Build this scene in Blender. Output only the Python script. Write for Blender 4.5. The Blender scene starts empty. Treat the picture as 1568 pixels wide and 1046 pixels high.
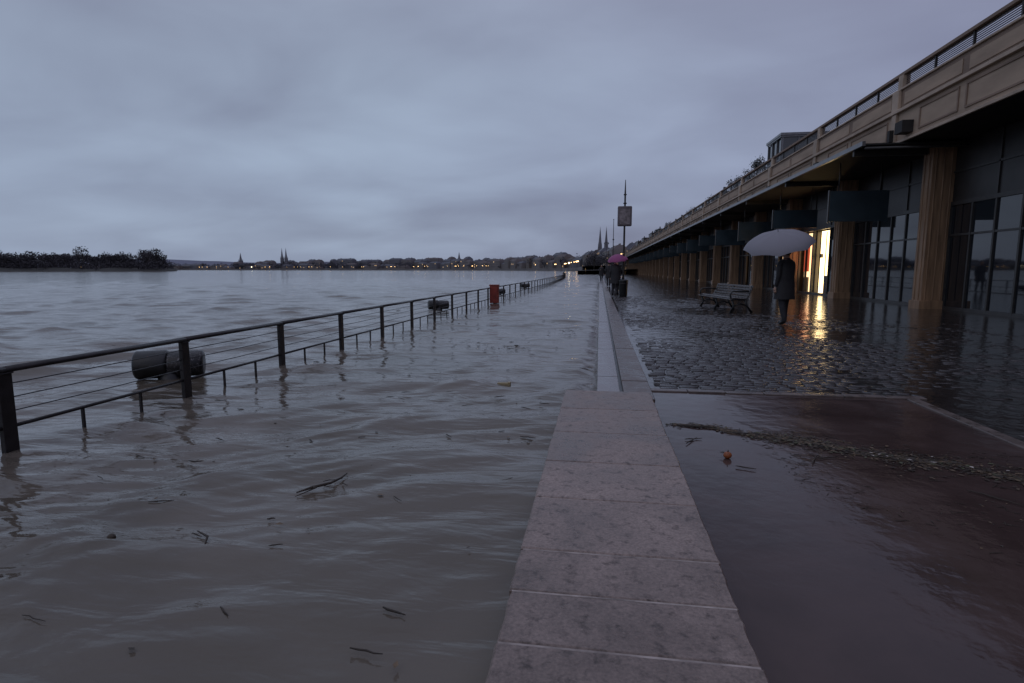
import bpy, math, random
import numpy as np
from mathutils import Vector, Matrix, noise
random.seed(7); np.random.seed(7)
sc = bpy.context.scene
sc.view_settings.view_transform = 'Standard'
sc.view_settings.look = 'None'
sc.view_settings.exposure = 0
R = random.uniform

# ------------------------------------------------------------ helpers
class MB:
    def __init__(s): s.v=[]; s.f=[]; s.m=[]; s.sm=[]
    def add(s, vs, fs, m=0, smooth=False):
        o=len(s.v); s.v+= [tuple(p) for p in vs]
        for f in fs: s.f.append([i+o for i in f]); s.m.append(m); s.sm.append(smooth)
    def box(s,x0,x1,y0,y1,z0,z1,m=0):
        vs=[(x0,y0,z0),(x1,y0,z0),(x1,y1,z0),(x0,y1,z0),(x0,y0,z1),(x1,y0,z1),(x1,y1,z1),(x0,y1,z1)]
        s.add(vs,[(0,3,2,1),(4,5,6,7),(0,1,5,4),(1,2,6,5),(2,3,7,6),(3,0,4,7)],m)
    def obox(s,c,ux,uy,hx,hy,z0,z1,m=0):
        c=Vector((c[0],c[1],0)); ux=Vector(ux); uy=Vector(uy)
        P=[c-ux*hx-uy*hy,c+ux*hx-uy*hy,c+ux*hx+uy*hy,c-ux*hx+uy*hy]
        vs=[(p.x,p.y,z0) for p in P]+[(p.x,p.y,z1) for p in P]
        s.add(vs,[(0,3,2,1),(4,5,6,7),(0,1,5,4),(1,2,6,5),(2,3,7,6),(3,0,4,7)],m)
    def tube(s,pts,r,m=0,n=8,smooth=True,flat=1.0):
        pts=[Vector(p) for p in pts]; N=len(pts)
        if not isinstance(r,(list,tuple)): r=[r]*N
        vs=[];fs=[]
        ref=None
        for i,p in enumerate(pts):
            d=(pts[min(i+1,N-1)]-pts[max(i-1,0)])
            if d.length<1e-9: d=Vector((0,0,1))
            d.normalize()
            if ref is None:
                ref=Vector((0,0,1)) if abs(d.z)<.9 else Vector((1,0,0))
            a=d.cross(ref)
            if a.length<1e-6: a=d.orthogonal()
            a.normalize(); b=a.cross(d); b.normalize(); ref=b
            for k in range(n):
                t=2*math.pi*(k+.5)/n
                vs.append(p+(a*math.cos(t)+b*math.sin(t)*flat)*r[i])
        for i in range(N-1):
            for k in range(n):
                k2=(k+1)%n
                fs.append((i*n+k,i*n+k2,(i+1)*n+k2,(i+1)*n+k))
        fs.append(tuple(reversed(range(n)))); fs.append(tuple((N-1)*n+k for k in range(n)))
        s.add(vs,fs,m,smooth)
    def sphere(s,c,r,m=0,nu=16,nv=10):
        if not isinstance(r,(list,tuple)): r=(r,r,r)
        vs=[];fs=[]
        for j in range(nv+1):
            ph=math.pi*j/nv
            for i in range(nu):
                t=2*math.pi*i/nu
                vs.append((c[0]+r[0]*math.sin(ph)*math.cos(t),c[1]+r[1]*math.sin(ph)*math.sin(t),c[2]+r[2]*math.cos(ph)))
        for j in range(nv):
            for i in range(nu):
                i2=(i+1)%nu
                fs.append((j*nu+i,(j+1)*nu+i,(j+1)*nu+i2,j*nu+i2))
        s.add(vs,fs,m,True)
    def merge_mesh(s,me,m=0,matf=None):
        o=len(s.v)
        for v in me.vertices: s.v.append(tuple(v.co))
        for p in me.polygons:
            s.f.append([i+o for i in p.vertices]); s.m.append(matf(p.center) if matf else m); s.sm.append(True)
    def xform(s,mat):
        s.v=[tuple(mat@Vector(p)) for p in s.v]
    def obj(s,name,mats,parent=None,bevel=0):
        me=bpy.data.meshes.new(name); me.from_pydata(s.v,[],s.f); 
        for m in mats: me.materials.append(m)
        me.polygons.foreach_set('material_index',s.m)
        me.polygons.foreach_set('use_smooth',s.sm)
        me.update()
        o=bpy.data.objects.new(name,me); sc.collection.objects.link(o)
        if parent: o.parent=parent
        if bevel:
            b=o.modifiers.new('bevel','BEVEL'); b.width=bevel; b.segments=2; b.limit_method='ANGLE'
        return o
def empty(name):
    e=bpy.data.objects.new(name,None); sc.collection.objects.link(e); return e

def nodes(name):
    m=bpy.data.materials.new(name); m.use_nodes=True
    nt=m.node_tree; return m,nt,nt.nodes,nt.links,nt.nodes['Principled BSDF']
def M(name,col,rough=.6,var=.3,scale=5,bump=0,bscale=30,metal=0,emis=0,ecol=None,rvar=.0,stretch=(1,1,1),ior=1.5,trans=0,alpha=1):
    m,nt,N,L,P=nodes(name)
    tc=N.new('ShaderNodeTexCoord'); mp=N.new('ShaderNodeMapping'); mp.inputs['Scale'].default_value=stretch
    L.new(tc.outputs['Object'],mp.inputs[0])
    no=N.new('ShaderNodeTexNoise'); no.inputs['Scale'].default_value=scale; no.inputs['Detail'].default_value=4
    L.new(mp.outputs[0],no.inputs[0])
    rp=N.new('ShaderNodeValToRGB')
    rp.color_ramp.elements[0].position=.3; rp.color_ramp.elements[1].position=.7
    rp.color_ramp.elements[0].color=(*[c*(1-var) for c in col],1)
    rp.color_ramp.elements[1].color=(*[min(1,c*(1+var)) for c in col],1)
    L.new(no.outputs[0],rp.inputs[0]); L.new(rp.outputs[0],P.inputs['Base Color'])
    P.inputs['Roughness'].default_value=rough; P.inputs['Metallic'].default_value=metal; P.inputs['IOR'].default_value=ior
    P.inputs['Transmission Weight'].default_value=trans
    if rvar:
        mr=N.new('ShaderNodeMapRange'); mr.inputs[1].default_value=.3; mr.inputs[2].default_value=.7
        mr.inputs[3].default_value=max(0.02,rough-rvar); mr.inputs[4].default_value=rough+rvar
        L.new(no.outputs[0],mr.inputs[0]); L.new(mr.outputs[0],P.inputs['Roughness'])
    if bump:
        n2=N.new('ShaderNodeTexNoise'); n2.inputs['Scale'].default_value=bscale; n2.inputs['Detail'].default_value=3
        L.new(mp.outputs[0],n2.inputs[0])
        b=N.new('ShaderNodeBump'); b.inputs['Strength'].default_value=bump; b.inputs['Distance'].default_value=.02
        L.new(n2.outputs[0],b.inputs['Height']); L.new(b.outputs[0],P.inputs['Normal'])
    if emis:
        P.inputs['Emission Color'].default_value=(*(ecol or col),1); P.inputs['Emission Strength'].default_value=emis
    return m

# ------------------------------------------------------------ materials
m_metal=M('dark_painted_metal',(.02,.017,.018),.45,.4,12,.15,60,metal=.2)
m_wire=M('wire_steel',(.05,.05,.055),.4,.2,5,metal=.6)
m_black=M('black_iron',(.010,.011,.012),.35,.4,8,.2,40)
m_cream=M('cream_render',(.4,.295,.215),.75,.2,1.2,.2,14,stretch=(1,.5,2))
m_tan=M('tan_parapet',(.25,.175,.13),.75,.25,1.2,.2,14,stretch=(1,.5,2))
m_band=M('stone_ledge',(.44,.34,.26),.7,.2,2,.2,14)
m_col=M('column_cladding',(.3,.18,.105),.5,.35,2.5,.1,20,stretch=(4,4,.4))
m_frame=M('window_frame_metal',(.04,.036,.034),.4,.2,6)
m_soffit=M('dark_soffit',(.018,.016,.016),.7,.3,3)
m_transom=M('transom_panel',(.03,.026,.025),.4,.3,2)
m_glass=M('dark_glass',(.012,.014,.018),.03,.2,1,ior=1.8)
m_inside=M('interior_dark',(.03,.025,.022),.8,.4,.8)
m_lit=M('lit_shop_interior',(.9,.75,.5),.6,.1,1.5,emis=4.2,ecol=(1,.7,.33))
m_lit2=M('lit_shop_white',(.9,.85,.7),.6,.1,1.5,emis=1.8,ecol=(1,.66,.32))
m_dim=M('dim_shop_light',(.9,.7,.5),.6,.3,1.5,emis=.6,ecol=(1,.6,.3))
m_poster=M('red_poster',(.5,.06,.03),.5,.4,6,emis=.5,ecol=(.8,.12,.05))
m_sign=M('shop_sign_panel',(.035,.055,.07),.35,.25,1.5)
m_edge=M('canopy_edge_metal',(.16,.16,.17),.3,.2,3,metal=.5)
m_leaf=M('shrub_leaf',(.03,.035,.026),.7,.5,3)
m_bark=M('bark',(.04,.033,.028),.9,.3,5)
m_slat=M('bench_slat_wood',(.1,.09,.09),.25,.3,4,.2,30,rvar=.1,stretch=(1,1,4))
m_red=M('red_box_paint',(.22,.03,.02),.45,.3,8)
m_lampglow=M('lamp_glow',(1,.7,.35),.5,.05,2,emis=8,ecol=(1,.6,.25))
m_lampwhite=M('lamp_glow_white',(1,.9,.7),.5,.05,2,emis=14,ecol=(1,.85,.55))
m_wallA=M('hazy_limestone_wall',(.2,.18,.178),.8,.15,.05)  # far walls, roofs, unlit windows: distance haze painted in as paler base colours
m_wallB=M('hazy_grey_render_wall',(.15,.147,.165),.8,.15,.05)
m_wallC=M('hazy_ochre_wall',(.18,.15,.135),.8,.15,.05)
m_slate=M('hazy_slate_roof',(.09,.093,.115),.6,.2,.1)
m_tile=M('hazy_tile_roof',(.12,.1,.1),.8,.2,.1)
m_win=M('hazy_distant_window',(.075,.077,.088),.3,.2,.1)
m_winlit=M('distant_window_lit',(1,.7,.4),.5,.1,1,emis=.9,ecol=(1,.62,.3))
m_quay=M('quay_wall_stone',(.17,.16,.16),.85,.25,.03)
m_farland=M('bank_ground',(.05,.05,.045),.9,.3,.02)
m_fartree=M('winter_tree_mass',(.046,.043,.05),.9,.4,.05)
m_fartree2=M('hazy_tree_mass',(.075,.074,.088),.9,.3,.05)  # distance haze mixed into the tree colour, lighter and bluer

def water_mat():
    m,nt,N,L,P=nodes('flood_water')
    tc=N.new('ShaderNodeTexCoord')
    def nz(sc_,st,det=3,dist=0):
        mp=N.new('ShaderNodeMapping'); mp.inputs['Scale'].default_value=st; mp.inputs['Rotation'].default_value=(0,0,math.radians(-10))
        L.new(tc.outputs['Object'],mp.inputs[0])
        n=N.new('ShaderNodeTexNoise'); n.inputs['Scale'].default_value=sc_; n.inputs['Detail'].default_value=det; n.inputs['Distortion'].default_value=dist
        L.new(mp.outputs[0],n.inputs[0]); return n
    a=nz(.6,(.7,1.2,1),4,.8)
    rp=N.new('ShaderNodeValToRGB'); e=rp.color_ramp.elements
    e[0].position=.3;e[0].color=(.085,.07,.052,1); e[1].position=.72; e[1].color=(.155,.131,.108,1)
    L.new(a.outputs[0],rp.inputs[0]); L.new(rp.outputs[0],P.inputs['Base Color'])
    P.inputs['Roughness'].default_value=.09; P.inputs['IOR'].default_value=1.4
    n1=nz(3.2,(.55,1.5,1),3,.5); n2=nz(13,(.7,1.3,1),3,.3); n3=nz(.8,(.5,1.6,1),3,.3)
    b3=N.new('ShaderNodeBump'); b3.inputs['Strength'].default_value=.32; b3.inputs['Distance'].default_value=.15
    L.new(n3.outputs[0],b3.inputs['Height'])
    b1=N.new('ShaderNodeBump'); b1.inputs['Strength'].default_value=.55; b1.inputs['Distance'].default_value=.04
    L.new(n1.outputs[0],b1.inputs['Height']); L.new(b3.outputs[0],b1.inputs['Normal'])
    b2=N.new('ShaderNodeBump'); b2.inputs['Strength'].default_value=.45; b2.inputs['Distance'].default_value=.008
    L.new(n2.outputs[0],b2.inputs['Height']); L.new(b1.outputs[0],b2.inputs['Normal'])
    L.new(b2.outputs[0],P.inputs['Normal'])
    return m
m_water=water_mat()

def wet_mat(name,c0,c1,scale,r0,r1,bs,bst,bd,ior=1.45):
    m,nt,N,L,P=nodes(name)
    tc=N.new('ShaderNodeTexCoord')
    n=N.new('ShaderNodeTexNoise'); n.inputs['Scale'].default_value=scale; n.inputs['Detail'].default_value=6; n.inputs['Distortion'].default_value=.4
    L.new(tc.outputs['Object'],n.inputs[0])
    rp=N.new('ShaderNodeValToRGB'); e=rp.color_ramp.elements; e[0].position=.32;e[1].position=.7
    e[0].color=(*c0,1); e[1].color=(*c1,1)
    L.new(n.outputs[0],rp.inputs[0]); L.new(rp.outputs[0],P.inputs['Base Color'])
    mr=N.new('ShaderNodeMapRange'); mr.inputs[1].default_value=.35; mr.inputs[2].default_value=.65; mr.inputs[3].default_value=r0; mr.inputs[4].default_value=r1
    L.new(n.outputs[0],mr.inputs[0]); L.new(mr.outputs[0],P.inputs['Roughness'])
    n2=N.new('ShaderNodeTexNoise'); n2.inputs['Scale'].default_value=bs; n2.inputs['Detail'].default_value=3
    L.new(tc.outputs['Object'],n2.inputs[0])
    b=N.new('ShaderNodeBump'); b.inputs['Strength'].default_value=bst; b.inputs['Distance'].default_value=bd
    L.new(n2.outputs[0],b.inputs['Height']); L.new(b.outputs[0],P.inputs['Normal'])
    P.inputs['IOR'].default_value=ior
    return m
m_film=wet_mat('wet_film_dark',(.024,.019,.018),(.045,.036,.033),1.5,.06,.14,5,.5,.025,1.38)
m_red_asph=wet_mat('flooded_path_asphalt',(.052,.034,.031),(.085,.056,.052),2.2,.06,.16,7,.35,.012,1.33)
m_cob=wet_mat('wet_cobble',(.018,.015,.015),(.052,.044,.043),7,.13,.3,60,.5,.006)
m_kerb=wet_mat('wet_kerb_stone',(.07,.053,.046),(.15,.116,.104),7,.2,.45,50,.4,.005)
m_strip=wet_mat('pale_coping',(.17,.155,.16),(.28,.26,.265),4,.15,.35,40,.3,.004)
m_mortar=M('pale_mortar',(.34,.29,.265),.8,.45,14)

def cap_mat():
    m,nt,N,L,P=nodes('stone_coping')
    tc=N.new('ShaderNodeTexCoord'); oi=N.new('ShaderNodeObjectInfo')
    def nz(s,d,dist=0):
        n=N.new('ShaderNodeTexNoise'); n.inputs['Scale'].default_value=s; n.inputs['Detail'].default_value=d; n.inputs['Distortion'].default_value=dist
        n.inputs['Roughness'].default_value=.65
        L.new(tc.outputs['Object'],n.inputs[0]); return n
    n1=nz(2.2,7,.5); r1=N.new('ShaderNodeValToRGB'); e=r1.color_ramp.elements
    e[0].position=.35;e[0].color=(.17,.122,.102,1); e[1].position=.65; e[1].color=(.335,.26,.23,1)
    L.new(n1.outputs[0],r1.inputs[0])
    n2=nz(17,9,.1); r2=N.new('ShaderNodeValToRGB'); e=r2.color_ramp.elements
    e[0].position=.33;e[0].color=(.36,.34,.33,1); e[1].position=.47; e[1].color=(1,1,1,1)
    L.new(n2.outputs[0],r2.inputs[0])
    n3=nz(80,6); r3=N.new('ShaderNodeValToRGB'); e=r3.color_ramp.elements
    e[0].position=.3;e[0].color=(.6,.6,.6,1); e[1].position=.65; e[1].color=(1.15,1.15,1.15,1)
    L.new(n3.outputs[0],r3.inputs[0])
    def mul(a,b):
        x=N.new('ShaderNodeMix'); x.data_type='RGBA'; x.blend_type='MULTIPLY'; x.inputs[0].default_value=1
        L.new(a,x.inputs[6]); L.new(b,x.inputs[7]); return x.outputs[2]
    mr=N.new('ShaderNodeMapRange'); mr.inputs[3].default_value=.8; mr.inputs[4].default_value=1.15
    L.new(oi.outputs['Random'],mr.inputs[0])
    c=mul(mul(mul(r1.outputs[0],r2.outputs[0]),r3.outputs[0]),mr.outputs[0])
    L.new(c,P.inputs['Base Color'])
    rr=N.new('ShaderNodeMapRange'); rr.inputs[1].default_value=.35; rr.inputs[2].default_value=.62; rr.inputs[3].default_value=.22; rr.inputs[4].default_value=.55
    L.new(n1.outputs[0],rr.inputs[0]); L.new(rr.outputs[0],P.inputs['Roughness'])
    b=N.new('ShaderNodeBump'); b.inputs['Strength'].default_value=.7; b.inputs['Distance'].default_value=.004
    L.new(n3.outputs[0],b.inputs['Height']); L.new(b.outputs[0],P.inputs['Normal'])
    return m
m_cap=cap_mat()

# ------------------------------------------------------------ world
w=bpy.data.worlds.new('World'); sc.world=w; w.use_nodes=True
nt=w.node_tree; N=nt.nodes; L=nt.links; N.clear()
out=N.new('ShaderNodeOutputWorld'); tc=N.new('ShaderNodeTexCoord')
sep=N.new('ShaderNodeSeparateXYZ'); L.new(tc.outputs['Generated'],sep.inputs[0])
def mth(op,a,b=None,clamp=False):
    n=N.new('ShaderNodeMath'); n.operation=op; n.use_clamp=clamp
    for i,x in enumerate((a,b)):
        if x is None: continue
        if isinstance(x,(int,float)): n.inputs[i].default_value=x
        else: L.new(x,n.inputs[i])
    return n.outputs[0]
zc=mth('MAXIMUM',sep.outputs[2],0.0); zz=mth('ADD',zc,.22)
px=mth('DIVIDE',sep.outputs[0],zz); py=mth('DIVIDE',sep.outputs[1],zz)
cmb=N.new('ShaderNodeCombineXYZ'); L.new(px,cmb.inputs[0]); L.new(py,cmb.inputs[1])
def wn(s,d,dist,off):
    mp=N.new('ShaderNodeMapping'); mp.inputs['Location'].default_value=off; mp.inputs['Scale'].default_value=(.8,1,1); mp.inputs['Rotation'].default_value=(0,0,.5)
    L.new(cmb.outputs[0],mp.inputs[0])
    n=N.new('ShaderNodeTexNoise'); n.inputs['Scale'].default_value=s; n.inputs['Detail'].default_value=d; n.inputs['Distortion'].default_value=dist; n.inputs['Roughness'].default_value=.48
    L.new(mp.outputs[0],n.inputs[0]); return n.outputs[0]
c1=wn(.6,3,.2,(3.1,1.7,0)); c2=wn(1.9,4,.3,(8,4,0))
cs=mth('ADD',mth('MULTIPLY',c1,.7),mth('MULTIPLY',c2,.3))
def dot(v):
    n=N.new('ShaderNodeVectorMath'); n.operation='DOT_PRODUCT'; L.new(tc.outputs['Generated'],n.inputs[0]); n.inputs[1].default_value=Vector(v).normalized(); return n.outputs['Value']
gl_=mth('POWER',mth('MAXIMUM',dot((-.5,.8,.24)),0.0),7.0)
cs=mth('ADD',cs,mth('MULTIPLY',gl_,.1))
rp=N.new('ShaderNodeValToRGB'); e=rp.color_ramp.elements
e[0].position=.35;e[0].color=(.195,.218,.315,1); e[1].position=.67;e[1].color=(.38,.46,.6,1)
L.new(cs,rp.inputs[0])
er=N.new('ShaderNodeValToRGB'); ee=er.color_ramp.elements
ee[0].position=0;ee[0].color=(.84,.84,.87,1); ee[1].position=1;ee[1].color=(1.9,1.8,1.72,1)
x=ee.new(.12); x.color=(.97,.98,1.0,1); x=ee.new(.3); x.color=(1.06,1.07,1.06,1); x=ee.new(.55); x.color=(1.08,1.03,1.02,1)
L.new(sep.outputs[2],er.inputs[0])
xr=N.new('ShaderNodeValToRGB'); xe=xr.color_ramp.elements
xe[0].position=.0;xe[0].color=(1.0,1.0,1.0,1); xe[1].position=1;xe[1].color=(.78,.69,.78,1)
xx=mth('ADD',mth('MULTIPLY',sep.outputs[0],.9),.35,True); L.new(xx,xr.inputs[0])
def mul(a,b):
    x=N.new('ShaderNodeMix'); x.data_type='RGBA'; x.blend_type='MULTIPLY'; x.inputs[0].default_value=1
    L.new(a,x.inputs[6]); L.new(b,x.inputs[7]); return x.outputs[2]
bgc=N.new('ShaderNodeBackground'); L.new(mul(mul(rp.outputs[0],er.outputs[0]),xr.outputs[0]),bgc.inputs[0]); bgc.inputs[1].default_value=.94
sky=N.new('ShaderNodeTexSky'); sky.sky_type='NISHITA'; sky.sun_disc=False; sky.sun_elevation=math.radians(6); sky.sun_rotation=math.radians(180)
bgs=N.new('ShaderNodeBackground'); L.new(sky.outputs[0],bgs.inputs[0]); bgs.inputs[1].default_value=.004
ad=N.new('ShaderNodeAddShader'); L.new(bgc.outputs[0],ad.inputs[0]); L.new(bgs.outputs[0],ad.inputs[1]); L.new(ad.outputs[0],out.inputs[0])
sd=bpy.data.lights.new('sun','SUN'); sd.energy=.12; sd.angle=math.radians(40); sd.color=(1,.93,.88)
so=bpy.data.objects.new('sun',sd); so.rotation_euler=(math.radians(50),0,math.radians(-20)); sc.collection.objects.link(so)

# ------------------------------------------------------------ ground + water
g=MB(); S=6000
g.add([(-S,-S,-.6),(S,-S,-.6),(S,S,-.6),(-S,S,-.6)],[(0,1,2,3)]); g.obj('ground',[m_farland])

def make_water():
    naz,rr=430,[]
    r=.35
    while r<3200: rr.append(r); r*=1.0075
    rr=np.array(rr); az=np.radians(np.linspace(-135,14,naz))
    Rg,A=np.meshgrid(rr,az,indexing='ij')
    X=Rg*np.sin(A); Y=Rg*np.cos(A)
    sp=Rg*.0075
    Z=np.zeros_like(X)
    Xw=X+.3*np.sin(Y*.9+X*.4)+.14*np.sin(X*2.1-Y*.7+1)
    Yw=Y+.28*np.sin(X*.8-.5*Y)+.13*np.sin(X*1.9+Y*1.3+2)
    rng=np.random.RandomState(3)
    out_=np.clip((-4.3-X)/3,0,1)
    for i in range(84):
        lam=.13*(2.2/.13)**rng.rand()
        th=math.radians(104)+rng.randn()*math.radians(30)
        k=2*math.pi/lam; slope=.0235*(1 if lam<1.2 else .8)
        a=slope/k
        att=np.clip(lam/(4*sp)-.5,0,1)
        grp=.5+.5*np.sin(X*rng.uniform(.3,1)+Y*rng.uniform(.3,1)+rng.rand()*6)
        Z+=a*att*grp*np.sin(k*(Xw*math.cos(th)+Yw*math.sin(th))+rng.rand()*6.28)*(1+.4*out_)
    Z=Z+6*np.maximum(Z,0)**1.8
    near=np.clip((Y-.5)/2,.7,1)
    Z*=near
    edge=np.clip((-X)/.25,0,1)*1.0
    Z=Z*edge+(edge-1)*.06
    co=np.stack([X,Y,Z],-1).reshape(-1,3).astype(np.float32)
    nr=len(rr)
    idx=np.arange(nr*naz).reshape(nr,naz)
    q=np.stack([idx[:-1,:-1],idx[:-1,1:],idx[1:,1:],idx[1:,:-1]],-1).reshape(-1,4)
    q=q[:,::-1]
    me=bpy.data.meshes.new('water'); me.vertices.add(len(co)); me.vertices.foreach_set('co',co.ravel())
    me.loops.add(q.size); me.loops.foreach_set('vertex_index',q.ravel().astype(np.int32))
    me.polygons.add(len(q)); me.polygons.foreach_set('loop_start',np.arange(0,q.size,4,dtype=np.int32))
    me.polygons.foreach_set('use_smooth',np.ones(len(q),bool))
    me.update(calc_edges=True); me.validate()
    me.materials.append(m_water)
    o=bpy.data.objects.new('water',me); sc.collection.objects.link(o)
make_water()

p=MB(); p.box(.3,60,6.12,900,-.5,.03); p.box(3.12,60,-12,6.118,-.5,.03); p.obj('wet_pavement',[m_film])
p=MB(); p.box(.3,3.0,-12,6.0,-.5,.032); p.obj('flooded_path',[m_red_asph])
k=MB()
yy=-6
while yy<6.0:
    l=min(1.0,6.0-yy); k.box(3.004,3.116,yy,yy+l-.008,-.3,.045+R(-.003,.003)); yy+=l
xx_=.56
while xx_<3.2:
    k.box(xx_,xx_+.37,6.004,6.114,-.3,.045+R(-.003,.004)); xx_+=.378
k.obj('kerb',[m_kerb],bevel=.006)
def cobbles():
    rng=random.Random(5); V=[];F=[]
    def row(y,x0,x1,bias):
        x=x0+rng.uniform(0,.1)
        while x<x1:
            w_=rng.uniform(.13,.23); d=.105
            h=noise.noise(Vector((x*.45,y*.3,3)))*.018+noise.noise(Vector((x*1.3,y*1.1,8)))*.009+rng.uniform(-.005,.005)+bias(x,y)
            zt=.03+h
            if zt>.027:
                tx=rng.uniform(-.004,.004); ty=rng.uniform(-.003,.003)
                a0,a1,b0,b1=x+.005,x+w_-.005,y+.005,y+d-.005
                i=.014; o=len(V)
                V.extend([(a0,b0,zt-.02),(a1,b0,zt-.02),(a1,b1,zt-.02),(a0,b1,zt-.02),
                  (a0+i*.4,b0+i*.4,zt-.005),(a1-i*.4,b0+i*.4,zt-.005),(a1-i*.4,b1-i*.4,zt-.005),(a0+i*.4,b1-i*.4,zt-.005),
                  (a0+i,b0+i,zt-tx-ty),(a1-i,b0+i,zt+tx-ty),(a1-i,b1-i,zt+tx+ty),(a0+i,b1-i,zt-tx+ty)])
                for s in (0,4):
                    for q in range(4):
                        q2=(q+1)%4; F.append((o+s+q,o+s+q2,o+s+4+q2,o+s+4+q))
                F.append((o+8,o+9,o+10,o+11))
            x+=w_
    def b1(x,y):
        return .008-.0026*max(0,x-2.4)-.0009*max(0,y-12)
    y=6.14
    while y<42: row(y,.6,10.2,b1); y+=.112
    def b2(x,y): return -.002
    y=1.5
    while y<6.0: row(y,3.15,9,b2); y+=.112
    me=bpy.data.meshes.new('cobblestones'); me.from_pydata(V,[],F)
    me.polygons.foreach_set('use_smooth',[True]*len(F)); me.materials.append(m_cob)
    o=bpy.data.objects.new('cobblestone_paving',me); sc.collection.objects.link(o)
cobbles()

# low wall with coping slabs
wall=empty('stone_wall')
b=MB(); b.box(-.28,.48,-6,5.5,-.5,.035); b.obj('wall_core',[m_kerb],wall)
mo=MB()
joints=[-3,-2.4,-1.8,-1.2,-.6,0,.55,1.1,1.66,1.96,2.28,2.84,3.42,4.08,4.8,5.55]
for a_,y1 in zip(joints[:-1],joints[1:]):
    dz=R(-.002,.002); s=MB()
    n_=14; x0,x1=-.308+R(-.005,.005),.508+R(-.005,.005); ya,yb=a_+.005,y1-.005
    ring=[(x0+(x1-x0)*i/n_,ya+R(-.002,.002)) for i in range(n_)]+[(x1+R(-.003,.003),ya+(yb-ya)*i/8) for i in range(8)]+[(x1-(x1-x0)*i/n_,yb+R(-.002,.002)) for i in range(n_)]+[(x0+R(-.003,.003),yb-(yb-ya)*i/8) for i in range(8)]
    K=len(ring); cx,cy=(x0+x1)/2,(ya+yb)/2
    vs=[(x,y,.036) for x,y in ring]+[(x,y,.112+dz+R(-.001,.001)) for x,y in ring]+[(cx+(x-cx)*(1-.007/.4),cy+(y-cy)*(1-.007/((yb-ya)/2)),.12+dz) for x,y in ring]
    fs=[(i,(i+1)%K,K+(i+1)%K,K+i) for i in range(K)]+[(K+i,K+(i+1)%K,2*K+(i+1)%K,2*K+i) for i in range(K)]+[tuple(range(2*K,3*K))]
    s.add(vs,fs); s.obj('coping_slab',[m_cap],wall)
    mo.box(-.3,.5,a_-.0048,a_+.0048,.036,.1165)
mo.obj('mortar_joints',[m_mortar],wall)
cont=empty('stone_kerb_wall')
c=MB(); yy=5.56
while yy<160:
    l=1.2; c.box(0.0,.235,yy,yy+l-.006,-.3,.04+R(-.003,.003)); yy+=l
c.obj('pale_coping',[m_strip],cont,bevel=.006)
c=MB(); yy=5.56
while yy<160:
    l=.9; c.box(.27,.56,yy,yy+l-.008,-.3,.055+R(-.004,.004)); yy+=l
c.obj('dark_coping',[m_kerb],cont,bevel=.008)
c=MB(); c.box(.236,.269,5.56,160,-.3,.02); c.obj('joint_channel',[m_black],cont)

# ------------------------------------------------------------ railing
def rx(y): return -4.17-(.00035*(y-30)**2 if y>30 else 0)
rail=empty('railing')
posts=MB(); tops=MB(); low=MB(); wires=MB()
ys=[-.2+1.79*i for i in range(0,90)]
for i,y in enumerate(ys):
    x=rx(y); posts.box(x-.022,x+.022,y-.05,y+.05,-.5,.575)
    posts.box(x-.035,x+.035,y-.055,y+.055,.565,.578)
    if y<75:
        for j in (1,2):
            yb=y+1.79*j/3; low.box(rx(yb)-.01,rx(yb)+.01,yb-.01,yb+.01,-.5,.17)
for i in range(len(ys)-1):
    a,b_=ys[i],ys[i+1]
    tops.tube([(rx(a),a,.595),(rx(b_),b_,.595)],.042,n=8,flat=.55)
    low.tube([(rx(a),a+.05,.18),(rx(b_),b_-.05,.18)],.014,n=6)
    if a<60:
        for z in (.29,.39,.49): wires.tube([(rx(a),a,z),((rx(a)+rx(b_))/2,(a+b_)/2,z-.004),(rx(b_),b_,z)],.0045,n=5)
posts.obj('posts',[m_metal],rail,bevel=.006); tops.obj('handrail',[m_metal],rail); low.obj('lower_rail',[m_metal],rail); wires.obj('wires',[m_wire],rail)

def graf():
    m,nt,N,L,P=nodes('bollard_paint')
    tc=N.new('ShaderNodeTexCoord'); wv=N.new('ShaderNodeTexNoise'); wv.inputs['Scale'].default_value=9; wv.inputs['Detail'].default_value=1; wv.inputs['Distortion'].default_value=2.5
    L.new(tc.outputs['Object'],wv.inputs[0])
    rp=N.new('ShaderNodeValToRGB'); e=rp.color_ramp.elements
    e[0].position=.48;e[0].color=(.010,.010,.012,1); e[1].position=.5;e[1].color=(.22,.21,.22,1)
    x=e.new(.52); x.color=(.010,.010,.012,1)
    L.new(wv.outputs[0],rp.inputs[0]); L.new(rp.outputs[0],P.inputs['Base Color']); P.inputs['Roughness'].default_value=.35
    return m
m_graf=graf()
for bx,by,sc_ in ((-5.12,6.1,1),(-5.15,17.9,.9),(-5.2,29.5,.9),(-5.3,41,.9)):
    e_=empty('mooring_bollard'); e_.location=(bx,by,.17); e_.scale=(sc_,)*3; e_.rotation_euler=(0,0,.5)
    h=MB(); h.tube([(-.37,0,0),(-.368,0,0),(-.355,0,0),(-.34,0,0),(-.05,0,0),(-.03,0,0),(-.022,0,0)],[.12,.14,.16,.168,.17,.167,.16],n=28); h.obj('head_end',[m_black],e_)
    h=MB(); h.tube([(-.022,0,-.005),(.0,0,-.005),(.01,0,-.005),(.2,0,-.005),(.34,0,-.005),(.362,0,-.005),(.37,0,-.005)],[.15,.152,.156,.158,.156,.145,.1],n=28); h.obj('head_cap',[m_graf],e_)
    h=MB(); h.tube([(0,0,-.7),(0,0,-.3),(0,0,-.05)],[.22,.15,.13],n=20); h.obj('stem',[m_black],e_)

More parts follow.
